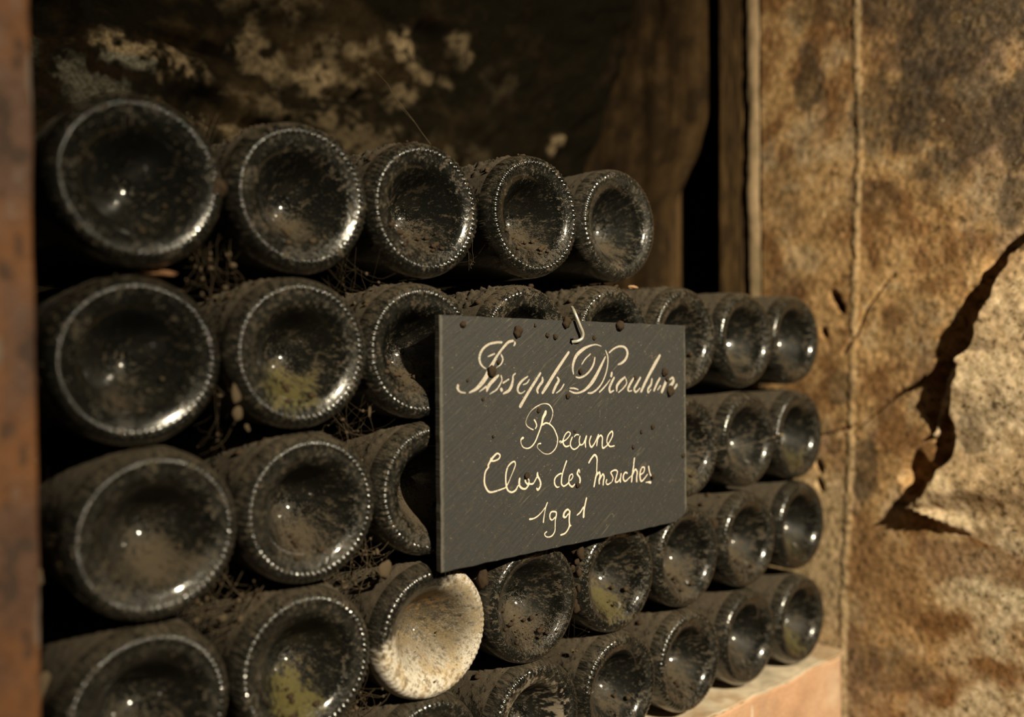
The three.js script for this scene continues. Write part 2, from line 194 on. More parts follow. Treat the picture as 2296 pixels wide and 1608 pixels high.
// ledge of terracotta blocks that carries the stack
const MARK = [0.615, 0.0978];
const clay = surface(1024, 256, (u, v, c, q) => { const x = u * 0.8, y = v * 0.2, g = fbm(x * 60, y * 60, 141, 4), b = fbm(x * 12, y * 14, 144, 3), k = n2(x * 900, y * 900, 147); c[0] = 0.76; c[1] = 0.49; c[2] = 0.32; mix3(c, [0.66, 0.4, 0.25], ss(0, 0.5, b + 0.3 * g)); mix3(c, [0.78, 0.58, 0.41], 0.7 * ss(0.15, 0.5, -b + 0.5 * g)); mix3(c, [0.9, 0.85, 0.75], 0.8 * ss(0.0014, 0.0007, Math.abs(x - MARK[0] + 0.0004 * g)) * ss(MARK[1], MARK[1] - 0.002, y) * ss(MARK[1] - 0.034, MARK[1] - 0.03, y)); const m = 0.92 + 0.22 * g + 0.1 * k; c[0] *= m; c[1] *= m; c[2] *= m; q[0] = 0.5 + 0.35 * g + 0.15 * k; q[1] = 0.92; }, THREE.MirroredRepeatWrapping);
const clayMat = new THREE.MeshPhysicalMaterial({ specularIntensity: 0.15, map: clay[0], roughnessMap: clay[1], bumpMap: clay[1], bumpScale: 0.0012, roughness: 1 });
const limeTop = surface(1024, 256, (u, v, c, q) => { const x = u * 0.8, z = v * 0.2, g = fbm(x * 70, z * 70, 151, 4), b = fbm(x * 20, z * 20, 154, 3); c[0] = 0.74; c[1] = 0.63; c[2] = 0.47; mix3(c, [0.5, 0.36, 0.23], ss(0.1, 0.5, b + 0.4 * g)); const m = 0.9 + 0.3 * g; c[0] *= m; c[1] *= m; c[2] *= m; q[0] = 0.5 + 0.5 * g; q[1] = 0.95; }, THREE.MirroredRepeatWrapping);
const limeMat = new THREE.MeshPhysicalMaterial({ specularIntensity: 0.15, map: limeTop[0], roughnessMap: limeTop[1], bumpMap: limeTop[1], bumpScale: 0.001, roughness: 1 });
const LEDGE_Y = -0.2955, LEDGE_Z = 0.0075;
{
  const nx = (x) => 0.0022 * fbm(x * 50, 3, 161, 3), end = (y) => 0.772 - 0.004 * Math.abs(n2(y * 90, 4, 5));
  const front = grid(380, 40, (u, v) => { const x = mix(-0.0, 0.772, u), y = mix(-0.9, LEDGE_Y - 0.002 + nx(x), 1 - (1 - v) ** 2), e = ss(0.985, 1, u); return [Math.min(x, end(y)), y, LEDGE_Z - 0.004 * e + 0.0012 * fbm(x * 40, y * 40, 165, 3) - (v > 0.99 ? 0.001 : 0), x / 0.8, y / 0.2]; });
  struct('brick_ledge', front, clayMat, 'pinkish terracotta block ledge under the bottle stack');
  const top = grid(380, 60, (u, v) => { const x = mix(-0.0, 0.775, u), z = mix(LEDGE_Z - 0.0005, -0.4, v * v); return [x, LEDGE_Y + nx(x) * (1 - v) + 0.0006 * fbm(x * 160, z * 160, 171, 2) - (v < 0.01 ? 0.0016 : 0), z, x / 0.8, z / 0.2]; });
  struct('ledge_mortar_bed', top, limeMat, 'pale mortar bed on top of the terracotta ledge');
  const core = new THREE.BoxGeometry(0.77, 0.59, 0.38); core.translate(0.387, -0.6, -0.19); struct('ledge_core', core, clayMat);
}

// ---------------------------------------------------------------- rusty post at the left
{
  const rust = surface(256, 1024, (u, v, c, q) => { const x = u * 0.1, y = v * 0.9, g = fbm(x * 170, y * 130, 181, 4), b = fbm(x * 35, y * 22, 184, 4), k = n2(x * 1200, y * 1200, 187); c[0] = 0.14; c[1] = 0.066; c[2] = 0.036; mix3(c, [0.22, 0.09, 0.03], ss(0.05, 0.5, b)); mix3(c, [0.05, 0.03, 0.02], 0.8 * ss(0.1, 0.5, g - 0.3 * b)); mix3(c, [0.24, 0.19, 0.15], 0.7 * ss(0.45, 0.6, fbm(x * 120, y * 60, 190, 2))); const m = 0.72 + 0.25 * g + 0.12 * k; c[0] *= m; c[1] *= m; c[2] *= m; q[0] = 0.5 + 0.35 * g + 0.15 * k; q[1] = 0.72 + 0.2 * g; }, THREE.MirroredRepeatWrapping);
  const m = new THREE.MeshStandardMaterial({ map: rust[0], roughnessMap: rust[1], bumpMap: rust[1], bumpScale: 0.0008, roughness: 1, metalness: 0.1 });
  const t = thing('iron_post', 'rusty brown iron upright at the left edge beside the bottle stack', 'post', [0.05, -0.9, 0.026]);
  const sec = []; const hw = 0.028, hd = 0.004, r = 0.0016;         // flat flange, then a web behind it
  for (const [cx, cz, a0] of [[hw - r, hd - r, 0], [-hw + r, hd - r, 1], [-hw + r, -hd + r, 2], [hw - r, -hd + r, 3]]) for (let k = 0; k <= 4; k++) { const a = (a0 + k / 4) * Math.PI / 2; sec.push([cx + r * Math.cos(a), cz + r * Math.sin(a)]); }
  const bar = (pts, w) => { const n = pts.length; let L = 0; const len = pts.map((p, i) => { const s = L; L += Math.hypot(pts[(i + 1) % n][0] - p[0], pts[(i + 1) % n][1] - p[1]); return s; }); len.push(L); const xy = (f) => { const s = f * L; let i = 0; while (i < n - 1 && len[i + 1] < s) i++; const t2 = (s - len[i]) / Math.max(1e-9, len[i + 1] - len[i]), a = pts[i], b = pts[(i + 1) % n]; return [mix(a[0], b[0], t2), mix(a[1], b[1], t2)]; };
    return grid(90, 520, (u, v) => { const [x, z] = xy(u), y = v * 2.1, f = 1 + 0.02 * fbm(x * 200 + z * 90, y * 60, 195, 3); return [x * f + 0.0006 * fbm(y * 40, 1, 199, 3), y, z * f + 0.0006 * fbm(x * 90, y * 90, 196, 3), u * L / 0.1, y / 0.9]; }); };
  part('flange', bar(sec), m, t); const web = new RoundedBoxGeometry(0.006, 2.1, 0.05, 2, 0.001); web.translate(-0.002, 1.05, -0.029); part('web', web, m, t);
}

// ---------------------------------------------------------------- bottles
const PROFILE = [[0, -33.9], [2, -33.7], [4, -33.0], [6, -31.9], [8, -30.2], [10, -28.0], [12, -25.2], [14, -21.7], [16, -17.9], [18, -13.7], [20, -9.6], [21.5, -6.9], [23, -4.9], [25, -3.2], [27, -2.1], [30, -0.95], [32.5, -0.25], [34.4, 0], [36.2, -0.4], [37.8, -1.5], [39.2, -3.3], [40.2, -5.8], [40.8, -8.8], [41, -12]];
const curve = new THREE.CatmullRomCurve3(PROFILE.map(([r, z]) => V(r, z, 0)), false, 'centripetal');
const PROF = curve.getPoints(76).map((p) => [Math.max(0, p.x), p.y]);
function profileZ(r) { for (let i = 1; i < PROF.length; i++) if (PROF[i][0] >= r) { const [a, b] = PROF[i - 1], [c, d] = PROF[i]; return mix(b, d, (r - a) / Math.max(1e-6, c - a)); } return -12; }
function baseGeometry(knurl, seed, dish = 1, wide = 0.06) {
  const NA = 408, n = PROF.length, p = [], uv = [], id = [];
  for (let i = 0; i < n; i++) {
    const fl = (q) => q + wide * q * ss(34.2, 18, q), [r, z] = PROF[i], [ra, za] = PROF[Math.max(0, i - 1)], [rb, zb] = PROF[Math.min(n - 1, i + 1)], L = Math.hypot(rb - ra, zb - za) || 1, nr = -(zb - za) / L, nz = (rb - ra) / L;
    const w = ss(32.8, 34.8, r) * (r > 37.4 ? ss(39.6, 37.4, r) : 1);
    for (let j = 0; j < NA; j++) {
      const a = j / NA * Math.PI * 2, wob = 0.25 * Math.sin(a * 2 + seed) * ss(10, 30, r) * ss(41, 33, r), k = knurl * w * Math.pow(0.5 + 0.5 * Math.cos(a * 68), 1.05) * (1 + 0.25 * n2(j / 6, seed, 3)), d = k;
      const R = fl(r) + nr * d, Z = (z < -2 && r < 30 ? z * dish : z) + nz * d + wob * 0.6; p.push(R * Math.sin(a) / 1000, R * Math.cos(a) / 1000, Z / 1000); uv.push(0.5 + R * Math.sin(a) / 84, 0.5 + R * Math.cos(a) / 84);
    }
  }
  for (let i = 0; i < n - 1; i++) for (let j = 0; j < NA; j++) { const a = i * NA + j, b = i * NA + (j + 1) % NA, c = a + NA, d = b + NA; id.push(a, c, d, a, d, b); }
  const g = new THREE.BufferGeometry(); g.setAttribute('position', new THREE.Float32BufferAttribute(p, 3)); g.setAttribute('uv', new THREE.Float32BufferAttribute(uv, 2)); g.setIndex(id); g.computeVertexNormals(); return g;
}
const BASES = [baseGeometry(1.0, 1, 1), baseGeometry(0.9, 4, 1.06), baseGeometry(0.45, 2, 0.94, 0.14), baseGeometry(0.1, 6, 0.92, 0.22)];
const BODY = [[41, -11.6], [41, -30], [41, -60], [41, -90], [41, -120], [41, -150], [40.6, -168], [38.5, -182], [34, -198], [27, -216], [20, -234], [16.4, -250], [15, -266], [14.6, -284], [15.6, -286], [15.6, -291], [14.2, -292], [0, -292]];
function bodyGeometry(seed, dust) {
  const z = []; for (let i = 0; i <= 70; i++) z.push(-11.6 - 158 * i / 70); const rows = z.map((q) => [q > -150 ? 41 : mix(41, 40.6, (q + 150) / -18), q]).concat(BODY.slice(7)); const NA = 180;
  return grid(NA, rows.length - 1, (u, v) => {
    const i = Math.round(v * (rows.length - 1)), a = (u - 0.5) * 2 * Math.PI; let [r, zz] = rows[i];
    const top = ss(0.35, 0.95, Math.cos(a) + 0.25 * fbm(a * 4, zz * 0.05, seed, 2)) * ss(-150, -120, zz) * ss(-11.6, -17, zz);
    const lump = ss(-0.05, 0.55, fbm(a * 9, zz * 0.22, seed + 3, 3)); r += dust * top * (0.15 + 1.3 * lump * (0.7 + 0.6 * n2(a * 30, zz * 0.8, seed + 8)) + 0.4 * n2(a * 60, zz * 1.5, seed + 5));
    return [r * Math.sin(a) / 1000, r * Math.cos(a) / 1000, zz / 1000, u, -zz / 200];
  });
}
const bodyFix = (g) => { const ix = g.index.array; for (let i = 0; i < ix.length; i += 3) { const t = ix[i]; ix[i] = ix[i + 1]; ix[i + 1] = t; } g.computeVertexNormals(); return g; };
const BODIES = [[201, 1.6], [207, 1.1], [213, 0.45], [219, 1.8]].map(([s, d]) => bodyFix(bodyGeometry(s, d)));
const GLASS = [0.006, 0.0066, 0.0056], FILM = [0.055, 0.051, 0.043], DUST = [0.108, 0.083, 0.052];
const glassMat = ([map, q], coat = 1) => new THREE.MeshPhysicalMaterial({ map, roughnessMap: q, roughness: 1, clearcoat: coat, clearcoatMap: q, clearcoatRoughness: 0.09, bumpMap: q, bumpScale: -0.0004, ior: 1.5, specularIntensity: 0.75 });
const BODY_DUST = [0.118, 0.093, 0.062];
const bodyMats = [[211, 0.6], [223, 0.48], [235, 0.2]].map(([s, amount]) => glassMat(surface(768, 512, (u, v, c, q) => {
  const a = (u - 0.5) * 2 * Math.PI, z = v * 200, up = Math.cos(a), w = a * 41;
  const g = fbm(w * 0.3, z * 0.3, s, 4), f = fbm(w * 1.6, z * 1.6, s + 5, 3), k = n2(w * 4, z * 4, s + 9), b = fbm(w * 0.07, z * 0.05, s + 12, 3);
  c[0] = GLASS[0]; c[1] = GLASS[1]; c[2] = GLASS[2];
  const film = sat(0.6 + 0.5 * b + 0.25 * f); mix3(c, FILM, film * 0.75);
  const d = ss(0.22, 0.5, up * 0.85 + 0.45 * g + 0.2 * f + amount - 0.5); mix3(c, BODY_DUST, d * (0.75 + 0.25 * f)); mix3(c, [0.045, 0.03, 0.018], d * ss(0.2, 0.6, f - g * 0.5) * 0.8);
  if (k > 0.82) mix3(c, [0.17, 0.13, 0.085], 0.7);
  const m = 0.9 + 0.3 * k * d; c[0] *= m; c[1] *= m; c[2] *= m; q[0] = (1 - d) * (1 - 0.6 * film); q[1] = mix(mix(0.3, 0.5, film), 0.95, d);
}, THREE.MirroredRepeatWrapping), 0.6));
// the punted base of each bottle: its own dust, film, specks and mould
function baseMaterial(o, seed) {
  const ca = Math.sin(seed * 3.1), off = o.off ?? [0, -15];
  return glassMat(surface(512, 512, (u, v, c, q) => {
    const x = (u - 0.5) * 84, y = (v - 0.5) * 84, r = Math.hypot(x, y);
    const g = fbm(x * 0.12, y * 0.12, seed, 4), f = fbm(x * 0.55, y * 0.55, seed + 5, 4), h = fbm(x * 1.9, y * 1.9, seed + 9, 2), k = n2(x * 3.2, y * 3.2, seed + 13), ring = ss(26, 31, r + 3 * g);
    c[0] = GLASS[0]; c[1] = GLASS[1]; c[2] = GLASS[2];
    const film = (1 - 0.6 * ss(32, 34, r) * ss(40, 38, r)) * sat((o.film ?? 0.6) * (0.22 + 0.45 * ring) + 0.5 * f * (o.film ?? 0.6) + 0.2 * g + 0.12 * h - 0.15); mix3(c, FILM, film * (0.7 + 0.35 * h));
    // dust settled on the lower half of the hollow: a stipple of grains that closes into clots
    const dens = (o.dust ?? 0.6) + 0.5 - 0.8 * Math.hypot((x - off[0]) / 20, (y - off[1]) / 16) + 0.45 * g + 0.3 * f, hh = n2(x * 5.5, y * 5.5, seed + 21);
    let d = 0.85 * ss(-0.05, 0.6, dens * 1.1 - 0.62 + 0.55 * hh + 0.35 * h + 0.15 * f);
    d = Math.max(d, (o.rim ?? 0.5) * ss(0.1, 0.55, ss(34.5, 40, r) * (0.42 + 0.42 * y / 41 + 0.25 * x / 41) + 0.5 * f + 0.35 * h + 0.3 * hh - 0.26));   // crumbs caught along the rim
    d = Math.max(d, 0.7 * ss(0.34, 0.6, f + 0.4 * g + 0.35 * h + 0.15 * hh + (o.spot ?? 0.0) - 0.1));                                             // loose patches
    mix3(c, DUST, d * (0.85 + 0.3 * h)); mix3(c, [0.05, 0.034, 0.021], ss(0.6, 1, d) * ss(0.2, 0.6, h + f * 0.6) * 0.7);
    if (o.green) mix3(c, [0.115, 0.1, 0.03], o.green * ss(-0.1, 0.45, 0.7 - Math.hypot((x - off[0] + 4) / 22, (y - off[1] + 4) / 16) + 0.6 * f + 0.3 * g) * (0.8 + 0.3 * h));
    let mat = 0;
    if (o.mould) {
      const diag = (x * -0.55 + y * 0.83), lim = ss(25, 15, diag + 9 * g + 5 * f), hol = ss(1.2, 0.65, Math.hypot((x - 6) / 31, (y - 4) / 26) + 0.5 * f + 0.25 * h), bare = ss(1.1, 0.6, Math.hypot((x - 1) / 20, (y - 5) / 15) + 0.6 * f + 0.3 * g);
      mat = lim * (1 - 0.55 * bare) * (0.85 + 0.3 * ss(-0.5, 0.2, f));
      const t = [0.7, 0.64, 0.55]; mix3(t, [0.5, 0.37, 0.2], 0.85 * ss(0.0, 0.45, g + 0.7 * f)); mix3(t, [0.2, 0.17, 0.13], 0.9 * ss(0.1, 0.42, h * 0.5 + f * 0.75 + 0.3 * hh)); mix3(t, [0.8, 0.75, 0.66], 0.6 * ss(0.25, 0.6, hh - f));
      mix3(t, [0.075, 0.058, 0.032], hol * (0.8 + 0.3 * h)); mix3(t, [0.27, 0.2, 0.11], hol * 0.6 * ss(0.1, 0.6, hh + 0.5 * f));
      mix3(c, t, sat(mat)); mix3(c, [0.12, 0.085, 0.045], lim * bare * 0.4 * ss(-0.2, 0.4, f));
      const upperBrown = lim * ss(0.3, 0.9, (y - 6) / 14 + f) * ss(26, 16, r); mix3(c, [0.4, 0.24, 0.11], 0.6 * upperBrown);
    }
    if (o.lime) { mat = Math.max(mat, 0.75 * o.lime * ss(0.1, 0.5, 0.55 - Math.abs(r - 24) / 16 + 0.7 * f + (x < 0 ? 0.1 : -0.2))); mix3(c, [0.3, 0.25, 0.19], mat); }
    let p = 0; if (k > 0.86 && h > -0.1) { p = 1; mix3(c, [0.2, 0.16, 0.1], 0.75); } else if (k < -0.88) mix3(c, [0.02, 0.015, 0.01], 0.7);
    const cover = sat(Math.max(d, mat, p * 0.8)); const dull = ss(10.5, 14.5, r + 2 * f) * ss(25.5, 21.5, r + 2 * f);           // steep wall of the hollow dulled to suppress a second glint
    q[0] = (1 - cover) * (1 - 0.5 * film) * (1 - 0.92 * dull); q[1] = mix(mix(mix(0.19, 0.38, film), 0.5, dull), 0.95, cover);
  }));
}
const dirtMat = new THREE.MeshPhysicalMaterial({ specularIntensity: 0.1, color: new THREE.Color().setRGB(0.05, 0.035, 0.023), roughness: 1 });
const crumbMats = [[0.056, 0.039, 0.025], [0.072, 0.052, 0.033]].map((c) => new THREE.MeshPhysicalMaterial({ specularIntensity: 0.1, color: new THREE.Color().setRGB(...c), roughness: 1 }));
function crumbs(seed, nTop, nIn, nRim) {
  const R = rng(seed), b = new Bits();
  for (let i = 0; i < nTop; i++) { const a = (R() + R() - 1) * 1.0, z = -9 - Math.pow(R(), 1.5) * 95, s = 0.3 + 2.2 * Math.pow(R(), 5), r = 41.2 + s * 0.35; b.lump(V(r * Math.sin(a) / 1000, r * Math.cos(a) / 1000, z / 1000), s / 1000, R, 1, 0.8, 1, s > 0.9 ? 1 : 0); }
  for (let i = 0; i < nIn; i++) { const a = Math.PI + (R() + R() - 1) * 1.3, r = 12 + 18 * Math.pow(R(), 0.8), s = 0.3 + 1.5 * Math.pow(R(), 3.5); b.lump(V(r * Math.sin(a) / 1000, r * Math.cos(a) / 1000, (profileZ(r) + s * 0.35) / 1000), s / 1000, R, 1.1, 0.9, 0.8, s > 0.9 ? 1 : 0); }
  for (let i = 0; i < nRim; i++) { const a = (R() - 0.5) * 5.5, r = 30 + 10.5 * R(), s = 0.22 + 0.9 * Math.pow(R(), 5); b.lump(V(r * Math.sin(a) / 1000, r * Math.cos(a) / 1000, (profileZ(r) + s * 0.3) / 1000), s / 1000, R, 1, 1, 0.8, 0); }
  return b.build();
}
const CRUMBS = [crumbs(301, 10, 4, 6), crumbs(302, 60, 26, 18), crumbs(303, 80, 40, 20), crumbs(304, 30, 22, 14), crumbs(305, 8, 7, 6), crumbs(306, 120, 20, 26)];
// x, y, z of the base centre; s: base shape, b: body, m: body dust, c: crumbs
const BOTTLES = [
  ['A1', 0.1288, 0.0795, 0.0025, { s: 0, b: 1, m: 1, c: 0, film: 0.2, dust: -0.35, rim: 0.35, spot: -0.05 }, 'clean-rimmed dark wine bottle beside the rusty post, at the top of the stack'],
  ['A2', 0.2130, 0.0811, -0.0013, { s: 0, b: 0, m: 0, c: 3, film: 0.6, dust: 0.55, rim: 0.7, spot: 0 }, 'wine bottle second from the post in the top row, brown dust in its hollow'],
  ['A3', 0.2941, 0.0829, -0.0025, { s: 1, b: 3, m: 0, c: 2, film: 0.55, dust: 0.6, rim: 0.6, spot: 0.02 }, 'middle bottle of the five in the top row, ribbed rim and brown crumbs inside'],
  ['A4', 0.3799, 0.0868, 0.0004, { s: 1, b: 3, m: 0, c: 2, film: 0.55, dust: 0.7, rim: 0.5, spot: 0.0 }, 'top-row wine bottle with a dark crack of dirt at the top of its rim'],
  ['A5', 0.4610, 0.0881, 0.0016, { s: 2, b: 2, m: 1, c: 4, film: 1.2, dust: 0.55, rim: 0.5, spot: -0.02 }, 'dull grey film-covered wine bottle at the far right end of the top row'],
  ['B1', 0.1282, -0.0050, -0.0023, { s: 0, b: 2, m: 2, c: 0, film: 0.22, dust: 0.3, rim: 0.25, spot: -0.08, off: [-3, -17] }, 'glossy dark wine bottle beside the rusty post, second row from the top'],
  ['B2', 0.2107, -0.0023, 0.0006, { s: 0, b: 0, m: 0, c: 3, film: 0.75, dust: 0.55, rim: 0.5, green: 0.85, spot: 0.0 }, 'wine bottle with greenish dust in its hollow, second row, second from the post'],
  ['B3', 0.2899, -0.0018, -0.0017, { s: 1, b: 0, m: 0, c: 2, film: 0.75, dust: 0.65, rim: 0.6, spot: 0.05 }, 'wine bottle partly behind the upper left corner of the slate'],
  ['B4', 0.3740, 0.0005, -0.0020, { s: 2, b: 3, m: 0, c: 5, film: 0.75, dust: 0.4, rim: 0.9, spot: 0.15 }, 'thickly crumb-covered bottle top showing above the slate, left of the wire hook'],
  ['B5', 0.4582, 0.0039, -0.0016, { s: 2, b: 3, m: 0, c: 5, film: 0.8, dust: 0.4, rim: 0.8, spot: 0.12 }, 'dusty bottle top showing above the slate, just right of the wire hook'],
  ['B6', 0.5412, 0.0058, -0.0014, { s: 2, b: 1, m: 1, c: 1, film: 0.85, dust: 0.7, rim: 0.6, spot: 0.08 }, 'wine bottle cut off by the upper right corner of the slate'],
  ['B7', 0.6238, 0.0049, -0.0007, { s: 3, b: 2, m: 1, c: 4, film: 0.75, dust: 0.4, rim: 0.4, spot: 0 }, 'second-row wine bottle, next to last before the stone wall'],
  ['B8', 0.7055, 0.0049, -0.0024, { s: 3, b: 2, m: 1, c: 4, film: 0.7, dust: 0.4, rim: 0.3, spot: 0 }, 'topmost of the wine bottles against the brown stone wall'],
  ['C1', 0.1340, -0.0878, 0.0025, { s: 0, b: 2, m: 1, c: 0, film: 0.85, dust: 0.75, rim: 0.5, spot: 0, off: [2, -15] }, 'wine bottle beside the rusty post, third row, hollow half filled with grey dust'],
  ['C2', 0.2151, -0.0862, 0.0006, { s: 1, b: 1, m: 1, c: 3, film: 0.95, dust: 0.65, rim: 0.5, spot: 0.04 }, 'grey-rimmed wine bottle left of the slate, with small pellets in its hollow'],
  ['C3', 0.2970, -0.0850, -0.0015, { s: 1, b: 0, m: 0, c: 1, film: 1, dust: 0.9, rim: 0.5, spot: 0.05 }, 'half bottle base curving behind the lower left edge of the slate'],
  ['C4', 0.3790, -0.0840, -0.0030, { s: 2, b: 0, m: 0, c: 4, same: 'C3' }, 'wine bottle hidden behind the left part of the slate'],
  ['C5', 0.4610, -0.0820, -0.0030, { s: 2, b: 0, m: 0, c: 4, same: 'C3' }, 'wine bottle hidden behind the right part of the slate'],
  ['C6', 0.5435, -0.0805, -0.0007, { s: 2, b: 1, m: 1, c: 3, film: 0.8, dust: 0.8, rim: 0.6, spot: 0.1, green: 0.3 }, 'wine bottle showing only its right side beside the right edge of the slate'],
  ['C7', 0.6247, -0.0806, 0.0008, { s: 3, b: 2, m: 1, c: 4, film: 0.8, dust: 0.55, rim: 0.4, spot: 0.02 }, 'third-row wine bottle, next to last before the stone wall'],
  ['C8', 0.7065, -0.0822, 0.0, { s: 2, b: 2, m: 1, c: 4, film: 0.8, dust: 0.35, rim: 0.3, green: 0.45, spot: 0 }, 'second from the top of the bottles against the brown stone wall'],
  ['D1', 0.1298, -0.1722, 0.0, { s: 1, b: 2, m: 1, c: 0, film: 0.85, dust: 0.4, rim: 0.4, spot: 0 }, 'large bottle base cut off by the bottom of the picture beside the rusty post'],
  ['D2', 0.2119, -0.1699, -0.0002, { s: 0, b: 0, m: 0, c: 3, film: 0.9, dust: 0.5, rim: 0.5, green: 1, spot: 0 }, 'wine bottle with moss-green dust filling its hollow, left of the white mouldy bottle'],
  ['D3', 0.2949, -0.1709, 0.0002, { s: 2, b: 1, m: 0, c: 4, film: 0.8, dust: -0.4, rim: 0.3, mould: 1 }, 'wine bottle with a base crusted in whitish ochre mould'],
  ['D4', 0.3770, -0.1699, -0.0001, { s: 3, b: 0, m: 0, c: 2, film: 0.85, dust: 0.75, rim: 0.5, spot: 0.05 }, 'wine bottle just right of the white mouldy one, brown cracked dirt in its hollow'],
  ['D5', 0.4596, -0.1680, 0.0, { s: 3, b: 3, m: 0, c: 1, film: 0.8, dust: 0.7, rim: 0.7, green: 0.7, spot: 0.06 }, 'bottle under the slate edge with green-brown dust and a clod-covered side'],
  ['D6', 0.5416, -0.1666, -0.0001, { s: 3, b: 1, m: 1, c: 3, film: 0.85, dust: 0.75, rim: 0.4, spot: 0.02 }, 'bottle under the lower right corner of the slate with two bright glints'],
  ['D7', 0.6247, -0.1663, 0.0009, { s: 3, b: 2, m: 1, c: 3, film: 0.8, dust: 0.65, rim: 0.5, spot: 0.1 }, 'fourth-row wine bottle, next to last before the stone wall'],
  ['D8', 0.7075, -0.1655, 0.0016, { s: 3, b: 2, m: 1, c: 4, film: 0.7, dust: 0.4, rim: 0.2, green: 0.25, spot: -0.05 }, 'third from the top of the bottles against the brown stone wall'],
  ['E1', 0.1290, -0.2520, 0.0, { s: 2, b: 2, m: 1, c: 4, same: 'D1' }, 'wine bottle below the picture under the large cut-off base'],
  ['E2', 0.2110, -0.2520, 0.0, { s: 2, b: 2, m: 1, c: 4, same: 'D4' }, 'wine bottle below the picture under the moss-green one'],
  ['E3', 0.2925, -0.2510, -0.0017, { s: 2, b: 1, m: 1, c: 4, film: 0.85, dust: 0.4, rim: 0.4 }, 'sliver of a bottle top just below the white mouldy bottle'],
  ['E4', 0.3777, -0.2501, 0.0005, { s: 2, b: 1, m: 1, c: 3, film: 0.9, dust: 0.3, rim: 0.4, lime: 1, spot: 0.05 }, 'bottom-row bottle with pale limy streaks, cut off by the bottom of the picture'],
  ['E5', 0.4603, -0.2494, 0.0009, { s: 2, b: 1, m: 1, c: 1, film: 0.8, dust: 0.4, rim: 0.5, spot: 0.02 }, 'bottom-row bottle with a ribbed rim and bright glint, right of the limy one'],
  ['E6', 0.5422, -0.2500, 0.0006, { s: 2, b: 1, m: 1, c: 3, film: 0.85, dust: 0.6, rim: 0.6, spot: 0.12 }, 'bottom-row bottle resting above the left end of the visible pink ledge'],
  ['E7', 0.6248, -0.2505, 0.0005, { s: 3, b: 2, m: 1, c: 4, film: 0.8, dust: 0.45, rim: 0.3, spot: 0.02 }, 'bottom-row wine bottle on the pink ledge, next to last before the wall'],
  ['E8', 0.7071, -0.2526, 0.0016, { s: 3, b: 2, m: 1, c: 4, film: 0.8, dust: 0.5, rim: 0.3, green: 0.7, spot: 0.03 }, 'lowest of the bottles against the stone wall, greenish, on the pink ledge'],
];
const AT = {}, baseMats = {};
BOTTLES.forEach(([id, x, y, z, o, label], i) => {
  AT[id] = V(x, y, z);
  const t = thing('wine_bottle', label, 'bottle', [x, y, z], 'dusty wine bottles stacked in the cellar bin');
  baseMats[id] = o.same ? baseMats[o.same] : baseMaterial(o, 400 + i * 7);
  part('body', BODIES[o.b], bodyMats[o.m], t);
  part('punted_base', BASES[o.s], baseMats[id], t);
  part('dust_crumbs', CRUMBS[o.c], crumbMats[i % 2], t, 'stuff');
  if (o.same) return;
});

